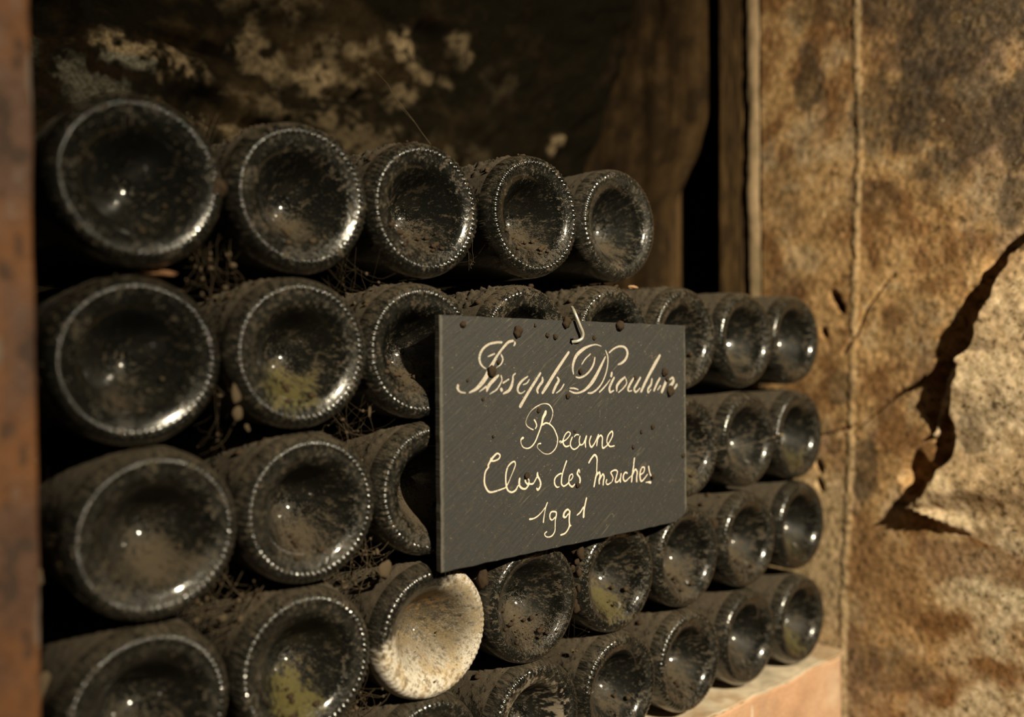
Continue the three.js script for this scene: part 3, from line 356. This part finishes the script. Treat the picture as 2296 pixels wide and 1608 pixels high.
// ---------------------------------------------------------------- the slate
const STROKES = [
  'c -684,607,14 -731,606,16 -787,596,16 -829,573,17 -854,544,18 -864,513,18 -857,481,15 -835,457,10 -812,446,7',
  'c -593,617,17 -627,610,19 -656,590,19 -684,564,18 -711,538,17 -737,507,21 -761,472,29 -789,433,34 -817,391,34 -854,353,31 -890,326,23 -944,304,10',
  'c -578,610,10 -576,597,15 -586,586,10',
  'c -800,519,6 -769,529,11 -744,537,12',
  'c -692,532,11 -678,506,13 -688,477,11 -733,448,5',
  'c -1030,350,20 -1032,334,18 -1015,313,11 -973,304,9',
  'c -870,305,5 -836,324,11 -813,337,14',
  'c -714,402,15 -748,378,25 -780,354,27 -802,326,24 -809,305,8',
  'c -693,400,11 -686,376,8 -701,347,11 -729,316,11 -786,289,7',
  'c -677,354,12 -629,376,11',
  'c -692,316,24 -689,309,24',
  'c -575,411,11 -595,395,12 -596,370,16 -608,333,24 -630,305,22 -675,288,13',
  'c -469,389,10 -507,370,16 -542,342,21 -557,313,18 -550,291,13 -527,283,9 -493,298,7',
  'c -457,369,10 -477,347,10 -512,337,7',
  'c -360,407,18 -401,360,22 -453,302,24 -498,248,24 -536,201,26',
  'c -342,379,13 -342,354,21 -371,325,22 -389,299,21 -382,278,11',
  'c -102,539,21 -159,480,24 -213,423,27 -267,363,27 -309,315,27 -343,278,21',
  'c -208,375,14 -195,357,20 -220,323,24 -249,277,21',
  'c -147,328,11 -177,295,12 -220,271,7',
  'c 218,578,6 160,590,9 85,577,17 23,552,27 -28,517,28 -56,470,24 -64,431,18 -57,392,9',
  'c 151,502,12 139,459,17 101,412,17 44,377,15 -7,367,13 -35,374,9',
  'c 22,457,9 56,492,10 108,527,9',
  'c 256,505,12 217,449,23 170,386,29 129,339,32 77,297,24 15,270,15 -47,266,13 -96,282,10',
  'c -93,299,9 -57,298,12 -13,287,10',
  'c 259,550,8 280,509,12 279,448,12 258,384,12 216,320,13 163,278,15 117,260,15 80,260,10',
  'c 295,533,13 349,563,13 410,577,15 466,565,19 487,531,23 471,490,23 428,460,19 385,448,8',
  'c 195,262,13 245,295,13 305,346,7',
  'c 321,392,20 315,370,25',
  'c 345,357,18 317,321,22 296,285,22 302,258,18 341,267,10',
  'c 458,358,16 408,330,24 374,298,24 371,262,12',
  'c 467,349,9 476,315,12 445,283,12 389,251,9',
  'c 551,346,18 520,314,23 491,273,21 497,257,12 532,259,9',
  'c 625,349,19 589,308,21 557,267,21 573,247,16 621,273,11',
  'c 846,506,24 792,447,33 726,371,29 673,305,27 634,249,23',
  'c 755,336,16 745,298,22 708,261,19 711,237,12 744,260,9',
  'c 845,338,19 811,300,22 777,250,19',
  'c 851,281,17 817,252,9',
  'c 919,322,28 899,284,31 868,238,28',
  'c 961,326,15 995,338,19 1005,311,28 967,277,32',
  'c 1044,283,23 1001,241,15',
  'p -400,191,8 -346,207,7 -289,201,9 -263,177,9 -251,149,8 -261,108,7 -282,77,7',
  'p -400,191,8 -443,167,6 -474,132,6 -489,99,6 -482,76,7 -449,54,8 -424,44,9',
  'p -416,108,14 -403,90,11 -396,67,11 -409,49,8',
  'p -315,157,21 -320,142,28 -339,116,23 -350,79,18 -365,46,13 -386,6,12 -412,-37,11 -445,-64,11 -481,-71,9 -515,-59,8 -532,-31,7 -531,-9,10 -515,-1,22',
  'p -342,71,12 -316,81,13 -285,73,11 -248,46,10 -222,5,11 -209,-30,10 -217,-72,9 -239,-101,9 -281,-122,8 -328,-118,7 -369,-93,6 -392,-69,6 -384,-51,7 -361,-49,13',
  'p -188,-51,21 -177,-55,21',
  'p -174,-52,12 -142,-47,10 -104,-23,10 -90,-4,10 -109,9,10 -139,-8,11 -158,-42,12 -156,-69,13 -134,-88,13 -104,-85,12',
  'p -73,-29,12 -90,-63,12 -88,-90,12 -60,-112,12 -27,-105,10 -5,-89,10',
  'p -57,-30,8 -37,-16,10 -10,-18,11',
  'p 2,-27,11 -7,-57,11 1,-86,13 29,-84,11 64,-31,12 52,-74,13 54,-108,13',
  'p 109,-35,12 92,-73,12 109,-112,15 138,-93,12 182,-32,11',
  'p 182,-28,10 170,-75,12 163,-109,10',
  'p 170,-67,9 202,-37,12 220,-51,13 219,-95,14 225,-128,14 266,-115,11',
  'p 272,-112,10 267,-75,11 285,-39,13 321,-18,12 327,-43,12 296,-89,11 281,-104,11 296,-122,12 344,-122,11',
  'p -782,-106,9 -772,-123,12 -744,-124,11 -713,-113,10 -706,-95,10 -727,-81,12 -751,-93,15 -778,-117,17 -803,-149,13',
  'p -798,-158,12 -823,-184,12 -832,-220,12 -832,-256,13 -824,-278,13 -804,-307,14 -787,-315,13 -750,-315,12 -705,-309,11 -666,-302,9',
  'p -666,-304,6 -641,-275,8 -620,-240,7 -594,-196,8 -580,-163,9 -587,-145,11 -615,-151,12 -644,-175,12 -658,-211,13 -661,-254,12 -657,-289,14 -642,-323,14 -610,-336,14 -578,-325,14 -560,-300,9',
  'p -545,-257,18 -550,-282,17 -545,-305,17 -520,-324,16 -495,-327,14 -469,-308,12',
  'p -490,-256,14 -498,-277,13 -476,-301,14 -465,-284,10 -472,-266,9 -490,-259,11',
  'p -461,-300,14 -435,-303,14 -417,-289,11 -398,-263,10',
  'p -391,-234,12 -392,-253,19 -372,-285,15 -364,-311,17 -376,-338,17 -391,-347,17 -400,-335,12',
  'p -128,-184,15 -147,-221,13 -165,-261,12 -175,-299,15 -175,-334,14 -157,-349,14 -130,-343,12 -107,-329,12',
  'p -179,-262,13 -210,-270,13 -237,-292,14 -239,-324,14 -218,-349,13 -195,-348,8',
  'p -93,-318,12 -70,-297,10 -75,-277,9 -98,-285,11 -107,-313,11 -103,-343,13 -75,-362,16 -52,-348,11',
  'p -14,-254,17 -28,-279,16 -5,-307,17 -1,-331,17 -13,-356,13',
  'p -5,-258,10 -5,-278,8',
  'p 85,-217,16 109,-190,16 143,-168,18 164,-188,16 164,-242,11 161,-282,11',
  'p 166,-289,15 151,-327,16 134,-386,15',
  'p 166,-309,10 190,-291,14 195,-319,14 185,-344,14 187,-372,15',
  'p 190,-345,10 224,-308,14 236,-330,15 229,-356,14 226,-386,12',
  'p 263,-350,12 256,-373,13 271,-386,12 313,-374,8',
  'p 318,-369,9 328,-346,10 314,-321,11 304,-306,11 329,-295,12 359,-295,13 374,-307,11 364,-336,13 351,-376,14 374,-379,13 404,-355,11 412,-324,12 404,-361,13 404,-384,15',
  'p 477,-328,15 456,-320,13 435,-344,15 438,-372,15 456,-384,13 492,-367,10 518,-353,9',
  'p 556,-227,14 548,-268,14',
  'p 548,-279,14 534,-333,16 523,-395,16',
  'p 534,-347,10 566,-309,14 585,-332,15 579,-366,15 579,-401,16',
  'p 614,-356,12 657,-339,11 665,-308,13 641,-302,12 617,-335,14 616,-374,16 629,-403,15 656,-392,12 700,-358,9',
  'p 711,-302,15 719,-335,13 733,-368,13 755,-388,14',
  'p 672,-417,5 705,-417,14 732,-423,25',
  'p -462,-527,17 -435,-528,12 -401,-520,11 -360,-498,8 -328,-470,8',
  'p -305,-439,11 -320,-466,10 -330,-500,8 -338,-534,10 -343,-564,14',
  'p -238,-545,10 -263,-560,12 -280,-550,13 -285,-526,13 -273,-507,14 -248,-506,13 -227,-514,13 -227,-537,13 -235,-564,10 -237,-599,10 -241,-637,10 -264,-662,12 -299,-667,10 -327,-655,8 -332,-639,9 -312,-629,10',
  'p -105,-517,9 -123,-509,16 -152,-526,19 -159,-551,20 -141,-559,14 -116,-539,11',
  'p -101,-525,19 -105,-556,16 -107,-592,14 -104,-619,16 -124,-649,14 -150,-666,14 -186,-670,15',
  'p -106,-621,16 -87,-622,8',
  'p -35,-560,9 -2,-544,14 29,-513,12',
  'p 60,-454,15 46,-497,16 34,-540,18 30,-580,22',
];
const SLATE = V(0.4085, -0.0575, 0);
{
  const SW = 1900, SH = 1260, PX = 8, cv = document.createElement('canvas'); cv.width = SW; cv.height = SH;   // 8 pixels to the millimetre
  const cx = cv.getContext('2d'); cx.fillStyle = '#000'; cx.fillRect(0, 0, SW, SH); cx.globalCompositeOperation = 'lighter';
  for (const line of STROKES) {
    const chalk = line[0] === 'c', pts = line.slice(2).split(' ').map((s) => s.split(',').map((n) => +n / 10));
    if (pts.length === 2) pts.splice(1, 0, pts[0].map((a, k) => (a + pts[1][k]) / 2));
    const c = new THREE.CatmullRomCurve3(pts.map((p) => V(...p)), false, 'centripetal'), L = pts.reduce((s, p, i) => i ? s + Math.hypot(p[0] - pts[i - 1][0], p[1] - pts[i - 1][1]) : 0, 0), n = Math.ceil(L / 0.12);
    cx.globalCompositeOperation = 'lighten'; cx.fillStyle = chalk ? '#f00' : '#0f0';
    for (let i = 0; i <= n; i++) { const p = c.getPoint(i / n); cx.beginPath(); cx.arc(SW / 2 + p.x * PX, SH / 2 - p.y * PX, Math.max(1.0, p.z * PX * (chalk ? 0.43 : 0.39)), 0, 7); cx.fill(); }
  }
  const ink = cx.getImageData(0, 0, SW, SH).data;
  const blurAt = (x, y, ch) => { let s = 0; for (let j = -1; j <= 1; j++) for (let i = -1; i <= 1; i++) { const X = Math.min(SW - 1, Math.max(0, x + i * 3)), Y = Math.min(SH - 1, Math.max(0, y + j * 3)); s += ink[(Y * SW + X) * 4 + ch]; } return s / 2295; };
  const tex = surface(SW, SH, (u, v, c, q) => {
    const px = (u * SW) | 0, py = SH - 1 - ((v * SH) | 0), x = (u - 0.5) * SW / PX, y = (v - 0.5) * SH / PX, X = x * 0.82 + y * 0.57, Y = -x * 0.57 + y * 0.82;
    const st = fbm(X * 0.05, Y * 0.75, 501, 4), g = fbm(x * 0.5, y * 0.5, 505, 4), h = n2(x * 3.1, y * 3.1, 509), k = n2(x * 1.7, y * 1.7, 512), s2 = fbm(X * 0.12, Y * 3.2, 515, 2);
    c[0] = 0.041; c[1] = 0.042; c[2] = 0.042; mix3(c, [0.036, 0.036, 0.034], ss(-0.1, 0.5, st)); mix3(c, [0.05, 0.048, 0.044], 0.5 * ss(0.15, 0.6, s2 + 0.3 * g)); mix3(c, [0.075, 0.056, 0.036], 0.35 * ss(0.2, 0.55, g));
    const m = 0.93 + 0.14 * h; c[0] *= m; c[1] *= m; c[2] *= m;
    const scratch = ss(0.035, 0.0, Math.abs(fbm(X * 0.018 + 3, Y * 0.16, 521, 3)) ) * ss(0.1, 0.4, fbm(x * 0.05, y * 0.05, 523, 2)); mix3(c, [0.18, 0.155, 0.11], scratch * 0.4);
    const edge = ss(-113.2, -115.6, x + g) + ss(112.5, 115, x + g); mix3(c, [0.2, 0.185, 0.15], 0.5 * sat(edge));
    let a = blurAt(px, py, 0), b = blurAt(px, py, 1);
    const worn = fbm(x * 1.3, y * 1.3, 531, 4), grain = n2(x * 5, y * 5, 533);
    a = ss(0.15, 0.85, a) * sat(0.83 + 0.5 * worn + 0.3 * grain); b = ss(0.3, 0.7, b) * (worn + 0.3 * grain < -0.42 ? 0.25 : 1);
    if (k > 0.92 && g > 0.24 - 0.25 * ss(40, 110, x)) a = Math.max(a, 0.6 * ss(0.8, 0.9, k));
    mix3(c, [0.60, 0.55, 0.47], a); mix3(c, [0.40, 0.24, 0.13], a * 0.5 * ss(0.25, 0.6, worn)); mix3(c, [0.80, 0.72, 0.6], b); mix3(c, [0.72, 0.5, 0.3], b * 0.4 * ss(0.1, 0.5, worn));
    q[0] = 0.45 + 0.2 * st + 0.04 * s2 + 0.06 * h + 0.15 * b; q[1] = mix(0.62 + 0.12 * st, 0.95, Math.max(a, b));
  });
  const m = new THREE.MeshStandardMaterial({ map: tex[0], roughnessMap: tex[1], bumpMap: tex[1], bumpScale: 0.0004, roughness: 1 });
  const sh = new THREE.Shape(), R = rng(55), pts = [];
  const run = (a, b, n, amp) => { for (let i = 0; i < n; i++) { const t = i / n, l = Math.hypot(b[0] - a[0], b[1] - a[1]), o = i ? (R() - 0.5) * 2 * amp : 0; pts.push([mix(a[0], b[0], t) - (b[1] - a[1]) / l * o, mix(a[1], b[1], t) + (b[0] - a[0]) / l * o]); } };
  const TL = [-116, 76.9], TR = [114.4, 73.2], TR2 = [115.1, 72.3], BR = [116, -66], C1 = [114.2, -70.5], C2 = [108.5, -73.2], C3 = [102, -75.4], C4 = [92, -75.6], BL = [-116.2, -74.6];
  run(TL, BL, 30, 0.25); run(BL, C4, 44, 0.32); run(C4, C3, 5, 0.5); run(C3, C2, 4, 0.5); run(C2, C1, 4, 0.6); run(C1, BR, 4, 0.3); run(BR, TR2, 26, 0.25); run(TR2, TR, 2, 0.1); run(TR, TL, 40, 0.15);
  pts.forEach(([x, y], i) => i ? sh.lineTo(x / 1000, y / 1000) : sh.moveTo(x / 1000, y / 1000)); sh.closePath();
  const hole = new THREE.Path(); for (let i = 0; i <= 14; i++) { const a = -i / 14 * Math.PI * 2, r = 0.0021 * (1 + 0.18 * Math.sin(i * 2.3)); const X = -0.0066 + r * Math.cos(a), Y = 0.0611 + r * Math.sin(a); i ? hole.lineTo(X, Y) : hole.moveTo(X, Y); } sh.holes.push(hole);
  const g = new THREE.ExtrudeGeometry(sh, { depth: 0.0042, bevelEnabled: true, bevelThickness: 0.0005, bevelSize: 0.0005, bevelOffset: -0.0005, bevelSegments: 1 });
  const p = g.attributes.position, uv = g.attributes.uv; for (let i = 0; i < p.count; i++) uv.setXY(i, 0.5 + p.getX(i) * 1000 * PX / SW, 0.5 + p.getY(i) * 1000 * PX / SH);
  const t = thing('slate_sign', 'grey slate sign lettered in chalk and white paint, hung in front of the bottles', 'sign', [SLATE.x, SLATE.y, 0.0053]);
  part('slate_panel', g, m, t);
  const CL = [[-56, 67.1, 9], [-77.4, 43.1, 9], [39.5, 72.1, 9], [88.9, 38.1, 8], [92, 32.7, 5], [95.1, 23.9, 9], [0.3, 40.9, 5], [13.9, 63.5, 4], [-11.3, 24.9, 5], [-95.8, 37.9, 3], [-84.2, 26.1, 3], [-30.1, 65.2, 4], [-22.9, 64.1, 5], [-99.2, 71.4, 5], [-12.9, 73.6, 9], [75.8, -1.5, 5], [62.8, -4.5, 4], [111.3, -25.7, 5], [-38.1, 16.5, 4], [-76.3, 2.6, 3], [53.9, -14.5, 4], [-2.6, -35.4, 5], [-48.9, -24.2, 6], [74.4, -38.5, 5], [-40.6, 71.5, 3], [56.3, 34.8, 4], [-5.2, 0.9, 3], [-71.6, 48.5, 4]];
  const Q = rng(77); for (const [x, y, r] of CL) { const b = new Bits(), s = r * 0.3 / 1000; b.lump(V(0, 0, s * 0.45), s, Q, 1, 1.15, 0.8, 2); const c = part('dirt_clump', b.build(), dirtMat, t); c.position.set(x / 1000, y / 1000, 0.0047); }
  const b = new Bits(); for (let i = 0; i < 150; i++) { const s = (0.12 + 0.25 * Q() ** 3) / 1000; b.lump(V((Q() - 0.5) * 0.225, (Q() - 0.5) * 0.142, 0.0047 + s * 0.3), s, Q, 1, 1, 0.8, 0); } part('dust_specks', b.build(), crumbMats[1], t, 'stuff');
  // wire hook
  const hook = thing('wire_hook', 'short bent bright wire hook through the hole at the top of the slate', 'hook', [0.402, 0.0215, 0.0115]);
  const path = new THREE.CatmullRomCurve3([V(0.0042, 0.0052, -0.006), V(0.0012, 0.0026, -0.0012), V(0.0008, -0.0008, 0.0012), V(0.0035, -0.0075, 0.0022), V(0.0062, -0.0128, 0.0022), V(0.0058, -0.0158, 0.0016), V(0.0028, -0.0176, 0.0004), V(0.0002, -0.0182, -0.0022)]);
  part('wire', new THREE.TubeGeometry(path, 60, 0.00115, 10, false), new THREE.MeshStandardMaterial({ color: new THREE.Color().setRGB(0.72, 0.68, 0.58), roughness: 0.38, metalness: 0.55 }), hook);
}

// ---------------------------------------------------------------- cobwebs and litter in the gaps
const webMat = new THREE.MeshPhysicalMaterial({ specularIntensity: 0.1, color: new THREE.Color().setRGB(0.1, 0.075, 0.048), roughness: 1 });
function cobweb(label, c, rx, ry, n, seed, o = {}) {
  const R = rng(seed), b = new Bits(), anchors = [];
  for (let i = 0; i < n * 0.8; i++) {
    const a = R() * 6.283, e = a + 1.2 + R() * 3.4, q = (t, z) => V(Math.cos(t) * rx * (0.7 + 0.5 * R()), Math.sin(t) * ry * (0.7 + 0.5 * R()), z), A = q(a, -R() * 0.03), B = q(e, -R() * 0.03), sag = A.distanceTo(B) * (0.06 + 0.2 * R()), pts = [], w = R() * 20;
    for (let k = 0; k <= 12; k++) { const t = k / 12, p = A.clone().lerp(B, t); p.y -= sag * 4 * t * (1 - t); p.x += 0.0009 * n2(t * 5 + w, 1, 3); p.y += 0.0009 * n2(t * 5 + w, 5, 4); p.z += 0.001 * n2(t * 5 + w, 9, 5); pts.push(p); if (R() < 0.3) anchors.push(p); }
    const th = (0.00004 + 0.00010 * R() ** 4) * (o.thick ?? 1); b.thread(pts, th, th * (0.5 + R()));
  }
  for (let i = 0; i < (o.lumps ?? 14) * 1.6; i++) { const p = anchors[(R() * anchors.length) | 0]; if (p) b.lump(p, (0.0002 + 0.0011 * R() ** 4) * (o.size ?? 1), R, 0.7 + 0.8 * R(), 0.7 + 0.9 * R(), 1, 1); }
  for (const [x, y, r, sy] of o.flakes ?? []) b.lump(V(x, y, 0.002), r, R, 0.75, sy, 0.35, 1);
  const m = new THREE.Mesh(b.build(), webMat); m.name = numbered('cobweb'); m.position.copy(c); m.castShadow = m.receiveShadow = true; m.userData = { label, category: 'cobweb', kind: 'stuff', group: 'dusty cobwebs between the bottles' }; scene.add(m);
}
const mid = (...ids) => { const v = V(0, 0, 0); ids.forEach((i) => v.add(AT[i])); v.multiplyScalar(1 / ids.length); v.z = -0.006; return v; };
cobweb('dust-clotted cobweb between the first two bottles of the top row', mid('A1', 'A2').add(V(-0.002, 0.012, -0.012)), 0.012, 0.03, 34, 601, { lumps: 40, thick: 1.5, size: 1.3, flakes: [[-0.002, 0.002, 0.0045, 1]] });
cobweb('grey tangled cobweb among the four bottles nearest the top of the rusty post', mid('A1', 'A2', 'B1', 'B2'), 0.02, 0.019, 30, 602, { lumps: 26 });
cobweb('fine cobweb in the black gap under the second and third top-row bottles', mid('A2', 'A3', 'B2', 'B3'), 0.022, 0.019, 30, 603, { lumps: 14, thick: 0.7 });
cobweb('cobweb strands between the third and fourth top-row bottles', mid('A3', 'A4').add(V(0, -0.012, 0)), 0.01, 0.022, 12, 604, { lumps: 10 });
cobweb('hanging cobweb with brown flakes left of the greenish second-row bottle', mid('B1', 'B2').add(V(0.002, -0.02, 0)), 0.012, 0.03, 20, 605, { lumps: 16, flakes: [[0.0035, 0.002, 0.003, 1.7], [0.0045, -0.009, 0.0026, 1.3], [0.009, -0.016, 0.0014, 1], [0.010, -0.0175, 0.001, 1]] });
cobweb('thin hanging cobweb below the greenish second-row bottle left of the slate', mid('B2', 'B3', 'C2', 'C3'), 0.019, 0.018, 24, 606, { lumps: 14, flakes: [[0.0, 0.008, 0.0012, 3]] });
cobweb('thick dirty cobweb above the half bottle at the lower left of the slate', mid('C2', 'C3').add(V(0.002, 0.018, -0.01)), 0.012, 0.02, 26, 607, { lumps: 30, thick: 1.2 });
cobweb('matted cobweb under the third-row bottle beside the post', mid('C1', 'C2', 'D1', 'D2').add(V(0.004, -0.002, -0.004)), 0.022, 0.018, 44, 608, { lumps: 46, thick: 1.9, size: 1.5 });
cobweb('matted cobweb just left of and above the white mouldy bottle', mid('C2', 'C3', 'D2', 'D3').add(V(0, 0.004, -0.002)), 0.02, 0.016, 40, 609, { lumps: 36, thick: 1.7, size: 1.4, flakes: [[0.009, -0.004, 0.005, 1]] });
cobweb('torn cobweb at the lower left of the white mouldy bottle', mid('D2', 'D3', 'E2', 'E3').add(V(0, 0.006, 0)), 0.018, 0.02, 40, 610, { lumps: 34, thick: 1.8, size: 1.3 });
cobweb('wisps of cobweb in the dark behind the rusty post', V(0.088, -0.06, -0.03), 0.008, 0.14, 18, 611, { lumps: 22, size: 2.2, flakes: [[0.004, -0.10, 0.006, 1.6], [0.0, -0.045, 0.005, 0.9]] });
cobweb('stray cobweb threads between the greenish and clod-covered bottles below the slate', mid('D4', 'D5', 'E4', 'E5').add(V(0, 0.004, 0)), 0.018, 0.016, 14, 612, { lumps: 10, thick: 0.7 });
{ // one long thread across the bottles at the right, with a knot of fluff
  const b = new Bits(), R = rng(620), A = V(0.525, -0.083, 0.012), B = V(0.668, -0.079, 0.004), pts = []; for (let k = 0; k <= 30; k++) { const t = k / 30, p = A.clone().lerp(B, t); p.y -= 0.004 * 4 * t * (1 - t) * 0.4 + 0.0004 * n2(t * 9, 2, 3); pts.push(p); } b.thread(pts, 0.00008, 0.00016); b.lump(B, 0.0016, R, 1.9, 0.6, 0.7, 1); b.lump(pts[27], 0.0008, R, 1.6, 0.7, 0.7, 1);
  const m = new THREE.Mesh(b.build(), new THREE.MeshStandardMaterial({ color: new THREE.Color().setRGB(0.22, 0.175, 0.12), roughness: 1 })); m.name = numbered('cobweb_thread'); m.castShadow = m.receiveShadow = true; m.userData = { label: 'single long web thread ending in pale fluff, across bottles right of the slate', category: 'cobweb' }; scene.add(m);
}
{ // web thread rising from the third top bottle
  const b = new Bits(), pts = []; for (let k = 0; k <= 20; k++) { const t = k / 20; pts.push(V(mix(0.298, 0.276, t), mix(0.122, 0.168, t), mix(-0.004, -0.03, t)).add(V(0.0012 * n2(t * 6, 1, 2), 0, 0))); } b.thread(pts, 0.00022, 0.0001); b.thread(pts.slice(6, 14).map((p, k) => p.clone().add(V(-0.0018 * Math.sin(k / 7 * Math.PI), 0, 0))), 0.0001);
  const m = new THREE.Mesh(b.build(), webMat); m.name = numbered('cobweb_thread'); m.castShadow = m.receiveShadow = true; m.userData = { label: 'faint web thread rising from the middle top-row bottle', category: 'cobweb' }; scene.add(m);
}
function lumpThing(name, label, category, c, r, seed, sx, sy, sz, mat) { const b = new Bits(); b.lump(V(0, 0, 0), r, rng(seed), sx, sy, sz, 2); const m = new THREE.Mesh(b.build(), mat); m.name = numbered(name); m.position.set(...c); m.castShadow = m.receiveShadow = true; m.userData = { label, category }; scene.add(m); return m; }
lumpThing('dirt_ball', 'round brown ball of dirt on the right rim of the first top-row bottle', 'dirt', [0.1652, 0.0795, 0.0015], 0.0036, 631, 1, 1, 0.9, dirtMat);
lumpThing('wood_chip', 'small orange-brown wood chip wedged between the two top bottles at the post', 'wood', [0.140, 0.0375, -0.014], 0.004, 632, 2.2, 0.5, 1.2, new THREE.MeshStandardMaterial({ color: new THREE.Color().setRGB(0.2, 0.1, 0.045), roughness: 0.9 }));
lumpThing('wood_chip', 'tiny pale wood chip on the bottle right of the wire hook', 'wood', [0.4885, 0.0445, -0.012], 0.0022, 633, 1.8, 0.6, 1, new THREE.MeshStandardMaterial({ color: new THREE.Color().setRGB(0.4, 0.25, 0.13), roughness: 0.9 }));
lumpThing('dirt_clod', 'brown clod between the white mouldy bottle and the bottle to its right', 'dirt', [0.3355, -0.1465, -0.006], 0.0042, 634, 0.8, 1.3, 0.8, dirtMat);
{ const b = new Bits(), R = rng(635); for (let i = 0; i < 26; i++) { const t = R(), r = 0.0012 + 0.0028 * R() ** 2; b.lump(V((R() - 0.5) * 0.007 - 0.003 * Math.sin(t * 3.1), (t - 0.5) * 0.05, (R() - 0.6) * 0.006), r, R, 0.8, 1.2, 0.7, 1); }
  const m = new THREE.Mesh(b.build(), dirtMat); m.name = 'dirt_strip'; m.position.set(0.4225, -0.160, -0.005); m.castShadow = m.receiveShadow = true; m.userData = { label: 'long crumbling strip of clods along the bottle under the slate edge', category: 'dirt' }; scene.add(m); }
lumpThing('dirt_clod', 'brown clod at the upper left of the bottle under the slate corner', 'dirt', [0.5835, -0.1475, -0.008], 0.0035, 636, 0.9, 1.3, 0.8, dirtMat);

// ---------------------------------------------------------------- the lamp, behind the viewer
{
  const dir = AIM.clone().sub(LAMP).normalize(), t = thing('cellar_lamp', 'black spotlight hung from the ceiling behind the viewer, aimed down at the bottles', 'lamp', [LAMP.x, LAMP.y, LAMP.z]);
  const turn = (g) => g.applyQuaternion(new THREE.Quaternion().setFromUnitVectors(V(0, 0, 1), dir));
  const hood = new THREE.LatheGeometry([[0, -0.13], [0.02, -0.13], [0.026, -0.12], [0.028, -0.07], [0.045, -0.03], [0.047, 0.004], [0.0445, 0.004], [0.0425, -0.028], [0, -0.06]].map(([x, y]) => new THREE.Vector2(x, y)), 40); hood.rotateX(Math.PI / 2);
  part('hood', turn(hood), new THREE.MeshStandardMaterial({ color: 0x141110, roughness: 0.55 }), t);
  const lens = new THREE.CylinderGeometry(0.02, 0.02, 0.006, 32); lens.rotateX(Math.PI / 2); lens.translate(0, 0, -0.012);
  part('lens', turn(lens), new THREE.MeshStandardMaterial({ color: 0xffffff, emissive: new THREE.Color(1, 0.87, 0.62), emissiveIntensity: 3, roughness: 0.4 }), t);
  const rod = new THREE.CylinderGeometry(0.005, 0.005, 1.2 - LAMP.y, 10), back = dir.clone().multiplyScalar(-0.12); rod.translate(back.x, back.y + (1.2 - LAMP.y - back.y) / 2 - 0.0, back.z); part('rod', rod, new THREE.MeshStandardMaterial({ color: 0x15110d, roughness: 0.6 }), t);
  const l = new THREE.SpotLight(new THREE.Color().setRGB(...LAMP_COLOR), LAMP_POWER, 0, THREE.MathUtils.degToRad(40), 1); l.name = 'spot_light'; l.position.copy(LAMP).addScaledVector(dir, 0.006); l.target.position.copy(AIM); scene.add(l.target); l.castShadow = true; l.shadow.radius = 0.8; l.shadow.mapSize.set(2048, 2048); l.shadow.camera.near = 0.1; scene.add(l);
}
renderer.render(scene, camera);
